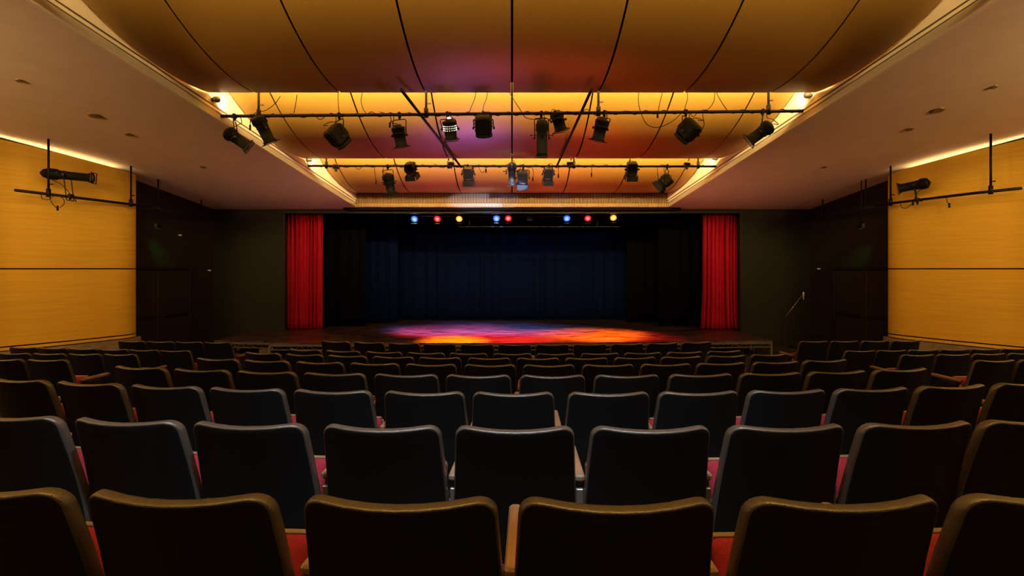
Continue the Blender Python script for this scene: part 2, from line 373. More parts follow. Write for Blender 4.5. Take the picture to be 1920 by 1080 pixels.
# ------------------------------------------------------------------ stage platform on truss frames
SZ = 0.40
stage = tag(empty('stage_platform', (0, 13.2, 0)), 'dark scuffed stage deck on low metal truss legs in front of the curtains', 'stage')
front = [(-7.1, 12.72), (-5.62, 12.5), (-5.58, 12.24), (0, 12.22), (3.0, 12.38), (6.2, 12.72)]
dk = MB(); dk.poly([(x, y-13.2) for x, y in front] + [(6.2, 14.60-13.2), (6.25, 18.38-13.2), (-6.25, 18.38-13.2), (-6.25, 14.60-13.2), (-7.1, 14.60-13.2)], SZ-.035, SZ)
dk.build('stage_deck', 'stage_paint', stage)
def truss(a, b, name='edge_truss'):
    a = Vector(a); b = Vector(b); L = (b-a).length; d = (b-a).normalized(); ang = math.atan2(d.y, d.x); R = Matrix.Rotation(ang, 3, 'Z')
    mb = MB(); c = (a+b)/2
    mb.box((c.x, c.y, SZ-.062), (L, .045, .05), R); mb.box((c.x, c.y, SZ-.165), (L, .03, .022), R)
    n = max(2, int(L/.11))
    for i in range(n):
        p = a + d*(L*i/n); q = a + d*(L*(i+1)/n)
        z0, z1 = (SZ-.085, SZ-.157) if i % 2 == 0 else (SZ-.157, SZ-.085)
        mb.tube([(p.x, p.y, z0), (q.x, q.y, z1)], .006, 5)
    return mb.build(name, 'truss_metal', stage)
mat('truss_metal', (.16, .14, .11), .45, metal=.5)
fr = [Vector((x, y-13.2+.03)) for x, y in front]
legs = []
for a, b in zip(fr, fr[1:]):
    if (b-a).length < .4: continue
    n = max(1, round((b-a).length/1.5))
    for i in range(n):
        truss(a + (b-a)*(i/n), a + (b-a)*((i+1)/n))
        legs.append(a + (b-a)*(i/n))
legs.append(fr[-1])
truss(fr[-1], Vector((6.2, 1.3))); truss(Vector((-7.1, 1.3)), fr[0]); legs += [Vector((6.17, .6)), Vector((6.17, 1.3)), Vector((-7.07, .6))]
for p in legs:
    mb = MB(); mb.box((p.x, p.y+.01, (SZ-.085)/2), (.05, .05, SZ-.085), None, .004); mb.box((p.x, p.y+.01, .01), (.09, .09, .016))
    mb.build('leg', 'truss_metal', stage)
# things lying under the stage
def crate(x, y, sx, sy, sz, lab):
    m = MB(); m.box((0, 0, sz/2), (sx, sy, sz), None, .01)
    o = m.build('storage_crate', 'crate_brown'); o.location = (x, y, 0); tag(o, lab, 'crate'); return o
crate(-5.72, 12.42, .30, .12, .23, 'brown box standing on the floor under the left end of the stage')

# ------------------------------------------------------------------ curtains
def curtain(name, x0, x1, y, z0, z1, amp, folds, m, label, cat, group=None, flare=0.0, seed=0, gather=0.0, lean=0.0):
    r = random.Random(seed); ph = [r.uniform(0, 6.28) for _ in range(6)]
    n = int(abs(x1-x0)*folds*14); n = max(60, min(n, 900)); xc = (x0+x1)/2
    def fn(u, v):
        x = x0 + (x1-x0)*u + lean*(1-v)*(u)
        k = 2*PI*folds*abs(x1-x0)*u
        warp = .9*math.sin(k*.13+ph[0]) + .5*math.sin(k*.31+ph[1])
        a = amp*(.65+.35*math.sin(k*.21+ph[2]))*(1 - .25*v)
        yy = y + a*math.sin(k+warp+ .35*math.sin(3*v+ph[3])) + .35*a*math.sin(2.1*k+ph[4]+v)
        if flare: x = xc + (x-xc)*(1 + flare*max(0, .35-v)**1.5*3)
        return (x - xc, yy - y, z0 + (z1-z0)*v - z0)
    mb = MB(); mb.grid(fn, n, 14)
    o = mb.build(name, m); o.location = (xc, y, z0)
    sd = o.modifiers.new('thick', 'SOLIDIFY'); sd.thickness = .006
    return tag(o, label, cat, group)
top = EYE+1.60
curtain('stage_curtain', -6.36, -5.33, 14.98+.06, SZ+.012, top+.1, .075, 9.5, 'curtain_red', 'gathered red velvet stage curtain hanging at the left side of the stage', 'curtain', seed=1)
curtain('stage_curtain', 5.38, 6.36, 14.98+.06, SZ+.012, top+.1, .075, 8.5, 'curtain_red', 'gathered red velvet stage curtain at the right side of the stage', 'curtain', seed=2, flare=.22)
curtain('backdrop_curtain', -4.3, 4.1, 17.85, SZ+.02, 4.9, .05, 2.6, 'curtain_blue', 'wide dark blue pleated backdrop curtain at the rear of the stage', 'curtain', seed=3)
curtain('wing_curtain', -5.62, -4.35, 15.85, SZ+.012, 4.6, .045, 3.2, 'curtain_black', 'black masking curtain beside the left red curtain', 'curtain', 'black wing curtains', seed=4)
curtain('wing_curtain', -4.72, -3.62, 16.9, SZ+.012, 4.6, .045, 3.2, 'curtain_blue', 'black masking curtain at the left edge of the blue backdrop', 'curtain', 'black wing curtains', seed=5)
curtain('wing_curtain', 3.62, 4.72, 16.9, SZ+.012, 4.6, .045, 3.2, 'curtain_black', 'black masking curtain at the right edge of the blue backdrop', 'curtain', 'black wing curtains', seed=6)
curtain('wing_curtain', 4.35, 5.75, 15.85, SZ+.012, 4.6, .045, 3.2, 'curtain_black', 'black masking curtain beside the right red curtain', 'curtain', 'black wing curtains', seed=7)
curtain('border_curtain', -6.2, 6.2, 16.3, EYE+1.33, 5.49, .03, 2.0, 'curtain_black', 'black border curtain hanging across the top behind the coloured stage lights', 'curtain', seed=8)

# ------------------------------------------------------------------ curved maple clouds
def cloud_h(c, z):
    zl, h, R, z0, z1 = c; return EYE + h + (R - math.sqrt(max(R*R - (z-zl)**2, 0)))
SEAM = 1.366
names = ['nearest the camera, above the first lighting pipe', 'nearest the camera', 'middle one', 'last one, meeting the slatted grille']
labs = ['curved maple ceiling panel high above the camera', 'curved maple ceiling panel overhead behind the nearest visible one', 'large curved maple ceiling panel nearest the camera, in front of the longer lighting pipe',
        'curved maple ceiling panel between the two lighting pipes', 'curved maple ceiling panel furthest away, directly above the slatted grille']
for ci, c in enumerate(CLOUDS):
    zl, h, R, z0, z1 = c
    root = tag(empty('ceiling_cloud', (0, zl, EYE+h)), labs[ci], 'ceiling panel', 'curved maple ceiling panels')
    xs = [-5] + [k*SEAM for k in (-3, -2, -1, 0, 1, 2, 3)] + [5]
    for i in range(8):
        def lim(t, z, side):
            if t == -5: return -(XE(z)-.035)
            if t == 5: return XE(z)-.035
            return max(-(XE(z)-.05), min(XE(z)-.05, t + side*.015))
        mb = MB(); NV = 18; th = .025; V = []
        for j in range(NV+1):
            z = z0 + (z1-z0)*j/NV; zz = cloud_h(c, z)
            a, b = lim(xs[i], z, 1), lim(xs[i+1], z, -1)
            V += [(a, z-zl, zz-EYE-h), (b, z-zl, zz-EYE-h), (b, z-zl, zz-EYE-h+th), (a, z-zl, zz-EYE-h+th)]
        F = []
        for j in range(NV):
            for k in (1, 2, 3): F.append((j*4+k, j*4+(k+1) % 4, (j+1)*4+(k+1) % 4, (j+1)*4+k))
        F += [(3, 2, 1, 0), tuple(NV*4+k for k in range(4))]
        mb.add(V, F, False)
        U = [V[j*4+k] for j in range(NV+1) for k in (0, 1)]
        mb.add(U, [(2*j, 2*j+1, 2*j+3, 2*j+2) for j in range(NV)], True)
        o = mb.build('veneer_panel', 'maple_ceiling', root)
    for k in (-3, -2, -1, 0, 1, 2, 3):      # black backing rib above each open joint
        mb = MB(); V = []; NV = 18
        ze = z1 if k else z1-.45
        for j in range(NV+1):
            z = z0 + (ze-z0)*j/NV; zz = cloud_h(c, z)-EYE-h+.028
            V += [(k*SEAM-.03, z-zl, zz), (k*SEAM+.03, z-zl, zz), (k*SEAM+.03, z-zl, zz+.07), (k*SEAM-.03, z-zl, zz+.07)]
        F = []
        for j in range(NV):
            for q in range(4): F.append((j*4+q, j*4+(q+1) % 4, (j+1)*4+(q+1) % 4, (j+1)*4+q))
        F += [(3, 2, 1, 0), tuple(NV*4+q for q in range(4))]
        mb.add(V, F); mb.build('joint_rib', 'groove_black', root)
# little bracket under the centre joint of the nearest cloud
m = MB(); zb = 7.62; hb = cloud_h(CLOUDS[1], zb)
m.box((0, 0, -.02), (.27, .05, .035), None, .006); m.box((0, 0, .01), (.05, .04, .05)); 
o = m.build('joint_bracket', 'black_metal'); o.location = (0, zb, hb-.012); tag(o, 'small black bracket across the centre joint of the nearest curved ceiling panel', 'bracket')

# slatted grille at the end of the coffer
root = tag(empty('slatted_grille', (0, 14.5, EYE+1.68)), 'vertical wooden slat grille above the stage opening', 'grille')
mb = MB(); n = 194; Wd = 8.44
for i in range(n):
    x = -Wd/2 + (i+.5)*Wd/n; mb.box((x, -.02, .185), (Wd/n*.44, .05, .35))
mb.build('slats', 'slat_wood', root)
mb = MB(); mb.box((0, -.025, .006), (Wd, .055, .012)); mb.build('bottom_rail', 'slat_wood', root)
mb = MB(); mb.box((0, .015, .185), (Wd, .02, .37)); mb.build('backing_board', 'groove_black', root)

# ------------------------------------------------------------------ theatre seat prototype
def outline(d, wt=.241, wb=.268, h=.60, r=.055, n=7):
    # rounded outline in (u, v): v measured down from the top
    pts = []; r_ = max(r-d, .012); rb = max(.05-d, .012)
    wt -= d; wb -= d; t = d; b = h-d
    def arc(cx, cy, rr, a0, a1):
        for k in range(n): a = a0 + (a1-a0)*k/(n-1); pts.append((cx + rr*math.cos(a), cy + rr*math.sin(a)))
    for k in range(1, 6): pts.append((-wt+r_ + (2*(wt-r_))*(k/6), -t))
    arc(wt-r_, -t-r_, r_, PI/2, 0)
    for k in range(1, 4): pts.append((wt+(wb-wt)*k/4, -t-r_-(b-rb-t-r_)*k/4))
    arc(wb-rb, -b+rb, rb, 0, -PI/2)
    for k in range(1, 6): pts.append((wb-rb-(2*(wb-rb))*(k/6), -b))
    arc(-wb+rb, -b+rb, rb, -PI/2, -PI)
    for k in range(3, 0, -1): pts.append((-wt-(wb-wt)*k/4, -t-r_-(b-rb-t-r_)*k/4))
    arc(-wt+r_, -t-r_, r_, PI, PI/2)
    return pts
TILT = math.radians(12)
def back_pt(u, v, d):                        # d: depth from the rear face towards the sitter
    y = d + .055*(u/.25)**2 + .02*math.sin(min(1, -v/.6)*PI)
    z = v + .016*(u/.25)**2*max(0, 1+v/.25)
    return (u, y*math.cos(TILT) - z*math.sin(TILT), SEAT_H + z*math.cos(TILT) + y*math.sin(TILT)*.0)
def loft(loops, caps=(True, True)):
    mb = MB(); n = len(loops[0]); V = [p for l in loops for p in l]; F = []
    for i in range(len(loops)-1):
        for k in range(n): F.append((i*n+k, i*n+(k+1) % n, (i+1)*n+(k+1) % n, (i+1)*n+k))
    if caps[0]: F.append(list(range(n)))
    if caps[1]: F.append([(len(loops)-1)*n+k for k in range(n)][::-1])
    return mb.add(V, F, True)
def make_seat():
    root = empty('theatre_seat', (0, 0, 0))
    def shrink(k, ins, d): return [back_pt(u*k, -.30+(v+.30)*k, d) for u, v in outline(ins)]
    lp = [shrink(k, .034, 0.0) for k in (.04, .2, .4, .6, .8, .92, 1.0)]
    for ins, d in ((.018, .0003), (.010, .0015), (.006, .003)):
        lp.append([back_pt(u, v, d) for u, v in outline(ins)])
    lp2 = [[back_pt(u, v, d) for u, v in outline(ins)] for ins, d in ((.006, .040), (.03, .041), (.08, .042))]
    lp2.append(shrink(.1, .034, .042))
    loft(lp+lp2).build('back_shell', 'shell_plastic', root)
    lp = [[back_pt(u, v, d) for u, v in outline(ins)] for ins, d in ((.0065, .0025), (.003, .004), (.001, .008), (0, .014), (-.001, .028), (0, .040), (.004, .045), (.012, .046), (.016, .044))]
    loft(lp, (False, False)).build('back_rim', 'rim_lit_plastic', root)
    lp = [[back_pt(u, v, .046) for u, v in outline(.022)]]
    for ins, d in ((.020, .052), (.024, .066), (.036, .078)):
        lp.append([back_pt(u, v, d) for u, v in outline(ins)])
    lp += [shrink(k, .036, .078+dd) for k, dd in ((.9, .008), (.7, .013), (.4, .015), (.1, .016))]
    loft(lp, (False, True)).build('back_cushion', 'red_fabric', root)
    # tipped up seat: pan (dark, away from the sitter's back) and red cushion facing rearwards
    a = Vector((0, .215, .33)); b = Vector((0, .37, .645)); ax = (b-a).normalized(); nrm = Vector((0, ax.z, -ax.y))   # nrm points towards the stage
    L = (b-a).length
    def slab(ins, d, w_=.222):
        pts = []; w2 = w_-ins; r = .03
        for cx_, cy_, a0 in ((w2-r, L-ins-r, PI/2), (w2-r, ins+r, 0), (-w2+r, ins+r, -PI/2), (-w2+r, L-ins-r, PI)):
            for k in range(5):
                t = a0 - k/4*PI/2; pts.append(a + Vector((cx_+r*math.cos(t), 0, 0)) + ax*(cy_+r*math.sin(t)) + nrm*d)
        return pts
    cs = loft([slab(.12, -.048), slab(.06, -.046), slab(.02, -.036), slab(.006, -.02), slab(.004, .0)], (True, True)).build('seat_cushion', 'red_fabric', root)
    pn = loft([slab(0, .001), slab(-.004, .008), slab(-.002, .022), slab(.03, .034)], (True, True)).build('seat_pan', 'shell_plastic', root)
    tr = MB(); p = a + ax*(L+.003) + nrm*.004; tr.box(p, (.40, .022, .007), None, .002); tr.build('edge_trim', 'seat_trim', pn)
    def arm(x):
        mb = MB(); mb.box((x, .385, .635), (.044, .40, .030), None, .008)
        o = mb.build('armrest', 'arm_wood', root)
        st = MB(); st.box((x, .33, .60), (.030, .24, .05), None, .005); st.box((x, .34, .33), (.052, .20, .56), None, .008); st.box((x, .28, .012), (.05, .32, .06), None, .004)
        s2 = st.build('standard', 'black_metal', root)
        hg = MB(); hg.tube([(x-.022, .20, .53), (x+.022, .20, .53)], .012, 8); hg.box((x, .197, .55), (.03, .02, .08), None, .003)
        hg.build('hinge', 'steel', s2)
        return o
    arm(.275)
    return root, arm
seat0, arm_fn = make_seat()
def copy_tree(o, parent=None):
    c = o.copy(); sc.collection.objects.link(c)
    if parent is not None: c.parent = parent
    for ch in list(o.children): copy_tree(ch, c)
    return c
# a second prototype with an armrest on both sides for the left end of a row
end0 = copy_tree(seat0)
arm_keep = seat0
for ch in [c for c in list(end0.children)]:
    if ch.name.startswith(('armrest', 'standard')):
        d_ = ch.copy(); sc.collection.objects.link(d_); d_.parent = end0; d_.location = (-.55, 0, 0)
        for g in ch.children:
            e_ = g.copy(); sc.collection.objects.link(e_); e_.parent = d_
used = {'n': 0, 'e': 0}
ORD = ['first', 'second', 'third', 'fourth', 'fifth', 'sixth', 'seventh', 'eighth', 'ninth', 'tenth', 'eleventh', 'twelfth', 'thirteenth', 'fourteenth']
def put_seat(x, y, z, rz, label, group, end=False):
    k = 'e' if end else 'n'; src = end0 if end else seat0
    o = src if used[k] == 0 else copy_tree(src)
    used[k] += 1
    o.location = (x, y, z); o.rotation_euler = (0, 0, rz); tag(o, label, 'seat', group)
ROWN = {1: 'row nearest the camera', 2: 'second row from the camera', 3: 'third row from the camera', 4: 'fourth row from the camera', 5: 'fifth row from the camera',
        6: 'sixth row from the camera', 7: 'seventh row from the camera', 8: 'eighth row from the camera'}
for k, (Z0, ph, n0, n1, h) in ROWS.items():
    R = ZC - Z0; cnt = n1-n0+1
    for j, n in enumerate(range(n0, n1+1)):
        th = (ph + n*PT)/R + random.uniform(-.0006, .0006)
        x = CX + R*math.sin(th); y = Z0 + R*(1-math.cos(th))
        look = 'black seat with gold-lit rim' if k == 1 else 'black seat'
        pos = (ORD[j] + ' from the left') if j <= cnt//2 else (ORD[cnt-1-j] + ' from the right')
        if j == 0: pos = 'leftmost'
        if j == cnt-1: pos = 'rightmost'
        put_seat(x, y, EYE-h-SEAT_H, th, '%s, %s, central block, %s' % (look, pos, ROWN[k]), 'central block seats, ' + ROWN[k].split(',')[0], end=(j == 0))
SIDE = {  # aisle seat (x, y), step vector outwards per seat, number, height of the top under the eye
    ('left', 4): ((-4.87, 8.74), (-.507, .05), 4, 1.215), ('left', 3): ((-5.01, 7.85), (-.506, .064), 6, 1.215), ('left', 2): ((-5.36, 7.22), (-.51, .03), 4, 1.17), ('left', 1): ((-5.20, 5.90), (-.52, .03), 2, 1.02), ('left', 0): ((-5.17, 4.95), (-.52, .03), 1, .93),
    ('right', 4): ((4.90, 8.58), (.513, .02), 4, 1.175), ('right', 3): ((5.19, 7.87), (.50, .042), 6, 1.22), ('right', 2): ((5.52, 7.18), (.525, .045), 4, 1.17), ('right', 1): ((5.37, 5.86), (.52, .03), 2, 1.02)}
SN = {4: 'row nearest the stage', 3: 'second row from the stage', 2: 'third row from the stage', 1: 'fourth row from the stage', 0: 'fifth row from the stage'}
for (sd, rk), ((x, y), (dx, dy), n, h) in SIDE.items():
    s = -1 if sd == 'left' else 1
    for i in range(n):
        pos = 'black aisle seat' if i == 0 else ORD[i] + ' black seat from the aisle'
        put_seat(x+dx*i, y+dy*i, EYE-h-SEAT_H, s*.06, '%s, %s side block, %s' % (pos, sd, SN[rk]), '%s side block seats, %s' % (sd, SN[rk]),
                 end=(sd == 'left' and i == n-1) or (sd == 'right' and i == 0))

# ------------------------------------------------------------------ lighting pipes
def pipe(name, pts, r, label, cat='pipe', hang=(), diag=(), group=None):
    o0 = Vector(pts[0]); root = tag(empty(name, o0), label, cat, group)
    mb = MB(); mb.tube([Vector(p)-o0 for p in pts], r, 10); mb.build('bar', 'pipe_black', root)
    for p, t in hang:
        p = Vector(p)-o0; t = Vector(t)-o0
        mb = MB(); mb.tube([p, t], r*.72, 8); hg = mb.build('hanger', 'pipe_black', root)
        mb = MB(); mb.tube([p+Vector((0, 0, -.05)), p+Vector((0, 0, .10))], r*1.35, 8); mb.box(p+Vector((.05, 0, .18)), (.06, .02, .02)); mb.build('hanger_clamp', 'pipe_black', hg)
    return root
ZA, ZB_ = 8.85, 11.8
yA = lambda px: 218 - (px-398)/1127*10
yB = lambda px: 311.5
hangA = []
for px in (485, 799, 1122, 1441):
    p = at(px, yA(px), ZA); hangA.append((p, (p.x, ZA, p.z+1.25)))
pipe('lighting_pipe', [at(398, 218, ZA), at(1525, 208, ZA)], .028, 'long black lighting pipe with eleven spotlights, in front of the middle curved ceiling panel', hang=hangA, group='lighting pipes across the coffer')
hangB = []
for px in (612, 841, 1076, 1309):
    p = at(px, yB(px), ZB_); hangB.append((p, (p.x, ZB_, p.z+1.1)))
pipe('lighting_pipe', [at(570, 311, ZB_), at(1348, 312, ZB_)], .025, 'shorter black lighting pipe with small spotlights, in front of the furthest curved ceiling panel', hang=hangB, group='lighting pipes across the coffer')
for a, b, lab in (((780, 213), (865, 309), 'black brace pipe running forward on the left of centre between the two lighting pipes'), ((1088, 211), (1043, 309), 'black brace pipe running forward on the right of centre between the two lighting pipes')):
    B = at(*b, ZB_-.03); B.z -= .055; C_ = at(752 if a[0] < 900 else 1109, 168, 7.9)
    m = MB(); m.tube([B-B, C_-B], .024, 8); o = m.build('brace_pipe', 'pipe_black'); o.location = B; tag(o, lab, 'pipe', 'brace pipes between the lighting pipes')
# wall pipes
def ceil_at(x, y): return (x, y, EYE+H(y))
def wpipe(s):
    h = EYE+1.345 if s < 0 else EYE+1.36
    nm = 'left' if s < 0 else 'right'
    if s < 0: pts = [(-8.50, 9.12, h), (-8.0, 10.9, h), (-7.83, 11.55, h)]; posts = [(-8.36, 9.62), (-7.93, 11.1)]
    else: pts = [(8.6, 9.0, h), (8.30, 9.62, h), (7.92, 10.9, h), (7.80, 11.4, h)]; posts = [(8.42, 9.38), (7.88, 11.1)]
    pipe('wall_pipe', pts, .026, 'black lighting pipe hung in front of the %s maple wall' % nm, hang=[((x, y, h), ceil_at(x, y)) for x, y in posts], group='pipes hung along the side walls')
    pts = [(s*7.95, 11.75, h), (s*8.0, 14.4, h)]
    pipe('wall_pipe', pts, .022, 'dim black pipe hung in front of the dark wall at the %s, near the stage' % nm, hang=[((s*7.96, 12.0, h), ceil_at(s*7.96, 12.0)), ((s*7.98, 13.7, h), ceil_at(s*7.98, 13.7))], group='pipes hung along the side walls')
wpipe(-1); wpipe(1)

# ------------------------------------------------------------------ stage lanterns
def yoke(root, top, ctr, ax, hw, drop, m='fixture_black'):
    """clamp at the pipe (top), U bracket down to the body centre"""
    mb = MB(); mb.tube([top+Vector((0, 0, .035)), top+Vector((0, 0, -.07))], .022, 8); mb.box(top+Vector((0, 0, .0)), (.05, .085, .075), None, .01)
    mb.tube([top+Vector((.02, -.03, -.02)), top+Vector((.075, -.03, -.03))], .007, 6)
    mb.build('clamp', 'black_metal', root)
    sd = ax.cross(Vector((0, 0, 1)));
    sd = Vector((1, 0, 0)) if sd.length < .2 else sd.normalized()
    t = Vector((ctr.x, ctr.y, top.z-.085)); t = top + Vector((0, 0, -.085))
    up = (t-ctr); 
    pts = [ctr+sd*hw, ctr+sd*hw+up*.93, ctr+sd*(hw*.85)+up, ctr-sd*(hw*.85)+up, ctr-sd*hw+up*.93, ctr-sd*hw]
    mb = MB(); mb.tube(pts, .009, 6)
    yk = mb.build('yoke', 'black_metal', root)
    for q in (1, -1):
        k = MB(); k.lathe([(0, .022), (.03, .022)], ctr+sd*(q*(hw-.005)), sd*q, 10); k.build('tilt_knob', 'black_metal', yk)
    return sd
def cable(name, pts, parent=None, r=.006, m='cable_black'):
    mb = MB(); mb.tube(smooth(pts), r, 5); return mb.build(name, m, parent)
def lantern(kind, label, top, ctr, ax, L, rad, group='lanterns', cab=1, m='fixture_black', gel=True):
    """top: on the pipe; ctr: centre of body; ax: direction the beam leaves; L: body length; rad: radius"""
    top = Vector(top); ctr = Vector(ctr)-top; ax = Vector(ax).normalized(); o0 = top.copy(); top = Vector((0, 0, 0))
    root = tag(empty('stage_light', o0), label, 'stage light', group)
    rear = ctr - ax*L/2; q = ax.to_track_quat('Y', 'Z').to_matrix()
    if kind in ('profile', 'par'):
        mb = MB()
        if kind == 'profile':
            prof = [(0, .02), (.005, rad*.55), (L*.04, rad*.62), (L*.05, rad*.92), (L*.12, rad*1.12), (L*.30, rad*1.15), (L*.34, rad*1.0), (L*.40, rad*.92), (L*.44, rad*1.0), (L*.46, rad*.9), (L*.93, rad*.88), (L*.94, rad*1.06), (L, rad*1.06), (L+.001, rad*.9)]
        else:
            prof = [(0, .02), (.004, rad*.6), (L*.10, rad*.72), (L*.11, rad*.95), (L*.35, rad*1.02), (L*.36, rad*1.08), (L*.42, rad*1.08), (L*.43, rad), (L*.92, rad), (L*.93, rad*1.1), (L, rad*1.1), (L+.001, rad*.92)]
        mb.lathe(prof, rear, ax, 22)
        for k in range(6):                       # cooling fins round the lamp house
            t = L*(.14+.03*k); mb.lathe([(0, rad*1.2), (.004, rad*1.2)], rear+ax*t, ax, 18)
        body = mb.build('body', m, root)
        ln = MB(); ln.lathe([(0, rad*.82), (.004, rad*.8), (.012, rad*.5), (.016, .01)], rear+ax*(L-.004), ax, 18); ln.build('lens', 'lens_glass', root)
        if gel:
            g = MB(); s_ = rad*2.25
            for dx, dz, wx, wz in ((0, s_/2, s_, .012), (0, -s_/2, s_, .012), (s_/2, 0, .012, s_), (-s_/2, 0, .012, s_)):
                g.box(rear+ax*(L+.012)+q @ Vector((dx, 0, dz)), (wx, .012, wz), q)
            g.build('colour_frame', 'black_metal', root)
        if kind == 'profile':
            for sgn in (1, -1):
                h_ = MB(); p0 = rear+ax*(L*.42)+q @ Vector((sgn*rad*.9, 0, 0)); h_.tube([p0, p0+q @ Vector((sgn*.09, .0, .02))], .006, 6); h_.box(p0+q @ Vector((sgn*.10, 0, .022)), (.03, .02, .02), q); h_.build('shutter_handle', 'black_metal', root)
        sd = yoke(root, top, ctr, ax, rad*1.3, 0)
    else:                                        # fresnel / flood: box house with vents and barn doors
        mb = MB(); mb.box(ctr-ax*L*.12, (rad*1.75, L*.62, rad*1.8), q, rad*.22)
        mb.box(ctr-ax*L*.12+q @ Vector((0, -L*.03, rad*.98)), (rad*1.15, L*.42, rad*.3), q, rad*.1)
        for k in range(4): mb.box(ctr-ax*L*(.32-.11*k)+q @ Vector((0, 0, 0)), (rad*1.86, .008, rad*1.9), q)
        mb.lathe([(0, rad*.92), (L*.10, rad*.95), (L*.11, rad*.85)], ctr+ax*L*.18, ax, 18)
        mb.build('body', m, root)
        ln = MB(); ln.lathe([(0, rad*.78), (.01, rad*.7), (.02, .01)], ctr+ax*(L*.28), ax, 16); ln.build('lens', 'lens_glass', root)
        if kind == 'fresnel':
            s_ = rad*.98; f0 = ctr+ax*(L*.30)
            for k in range(4):
                a_ = k*PI/2; u = q @ Vector((math.cos(a_), 0, math.sin(a_))); v = q @ Vector((-math.sin(a_), 0, math.cos(a_)))
                p0 = f0+u*s_; p1 = p0+ax*(L*.30)+u*(.18*rad); hw = s_*.95; n_ = u*.004
                bd = MB(); bd.add([p0-v*hw-n_, p0+v*hw-n_, p1+v*hw*1.05-n_, p1-v*hw*1.05-n_, p0-v*hw+n_, p0+v*hw+n_, p1+v*hw*1.05+n_, p1-v*hw*1.05+n_],
                                  [(0, 1, 2, 3), (7, 6, 5, 4), (0, 4, 5, 1), (1, 5, 6, 2), (2, 6, 7, 3), (3, 7, 4, 0)]); bd.build('barn_door', m, root)
        sd = yoke(root, top, ctr, ax, rad*1.08, 0)
    if cab:
        e = rear + Vector((0, 0, .01)); k = .12*cab
        cable('power_cable', [e, e+(-ax)*.05+Vector((k*.6, 0, -.04)), (e+top)*.5+Vector((k, .03, -.02)), top+Vector((k*.9, .02, -.10)), top+Vector((k*.7, .0, .02)), top+Vector((k*.7+.04, -.03, -.03))], root)
    return root
GA = 'stage lights on the longer lighting pipe'; GB = 'stage lights on the shorter lighting pipe'
def tA(px): return at(px, yA(px), ZA)
def cA(px, py, dz=0): return at(px, py, ZA+dz)
lantern('profile', 'black tube spotlight at the far left end of the longer pipe, tilted to the right', tA(440), cA(444, 260), (.80, .25, -.58), .42, .10, GA, cab=1)
lantern('profile', 'black tube spotlight second from the left on the longer pipe, steeply tilted', tA(484), cA(494, 242), (.36, .30, -.88), .46, .105, GA, cab=-1)
lantern('flood', 'black boxy lantern third from the left on the longer pipe, tilted down', tA(636), cA(636, 259), (.50, .45, -.60), .50, .15, GA, cab=-.6)
lantern('par', 'black round-topped can fourth from the left on the longer pipe, pointing down', tA(749), cA(749, 254), (.12, .35, -.93), .36, .095, GA, cab=-1)
rl = lantern('par', 'black can with glowing white vent holes, fifth from the left on the longer pipe', tA(839), cA(844, 242), (.06, .40, -.92), .34, .10, GA, cab=.6)
lantern('flood', 'black boxy lantern sixth from the left on the longer pipe, seen square from behind', tA(906), cA(907, 240), (.02, .50, -.86), .48, .15, GA, cab=.6)
lp = lantern('profile', 'long rectangular black lantern hanging straight down just right of the pipe centre', tA(1015), cA(1016, 259), (.0, .12, -1), .60, .088, GA, cab=.5)
lantern('par', 'black can tilted up behind the pipe just right of the long rectangular lantern', tA(1040), cA(1047, 226, .25), (.28, .40, -.86), .34, .10, GA, cab=-.6)
lantern('par', 'black can third from the right on the longer pipe, pointing down and slightly left', tA(1133), cA(1126, 241), (-.18, .35, -.9), .38, .10, GA, cab=.5)
lantern('flood', 'black boxy lantern second from the right on the longer pipe, tilted down to the left', tA(1286), cA(1287, 249), (-.52, .42, -.58), .50, .15, GA, cab=.7)
lantern('profile', 'black tube spotlight at the right end of the longer pipe, tilted down to the left', tA(1430), cA(1426, 249), (-.72, .30, -.55), .42, .105, GA, cab=.8)
# long square housing round the rectangular lantern
mb = MB(); c0 = cA(1016, 259)-tA(1015); mb.box(c0, (.17, .15, .56), None, .012)
for k in (-.05, .05): mb.box(c0+Vector((k, -.08, 0)), (.012, .02, .54))
mb.build('housing', 'fixture_black', lp)
# lit lamp vents of the fifth lantern: rings of small glowing holes
c0 = cA(844, 242)-tA(839); axv = Vector((.06, .40, -.92)).normalized(); qv = axv.to_track_quat('Y', 'Z').to_matrix()
for j, (t, nn_) in enumerate(((-.055, 11), (-.02, 11), (.015, 9))):
    mb = MB()
    for k in range(nn_*2):
        a_ = 2*PI*k/(nn_*2); p = c0 + axv*t + qv @ Vector((math.cos(a_)*.108, 0, math.sin(a_)*.108)); mb.box(p, (.009, .009, .009))
    tag(mb.build('vent_holes', 'lamp_lit', rl), 'glowing white ring of vent holes')
mb = MB(); mb.lathe([(0, .03), (.06, .036), (.07, .02)], c0-axv*.19, axv, 12); tag(mb.build('lamp_cap', 'lamp_lit', rl), 'glowing white lamp cap')

def tB(px): return at(px, 311.5, ZB_)
def cB(px, py, dz=0): return at(px, py, ZB_+dz)
lantern('profile', 'small two-part black lantern at the left of the shorter pipe, pointing down', tB(727), cB(730, 344), (.16, .3, -.93), .46, .11, GB, cab=-1)
lantern('fresnel', 'small black barn-door lantern above the shorter pipe, second from its left', tB(770), cB(770, 318), (.12, .5, -.8), .36, .12, GB, cab=.5)
lantern('fresnel', 'small lantern washed blue, left of centre on the shorter pipe', tB(877), cB(878, 327), (.0, .55, -.83), .38, .125, GB, cab=1, m='fixture_blue_lit')
lantern('profile', 'tall narrow lantern washed blue at the centre joint of the shorter pipe', tB(958), cB(960, 325), (.0, .3, -.95), .50, .09, GB, cab=.6, m='fixture_blue_lit')
lantern('fresnel', 'small lantern washed blue just right of the centre joint of the shorter pipe', tB(981), cB(980, 334), (.0, .5, -.86), .38, .125, GB, cab=-.7, m='fixture_blue_lit')
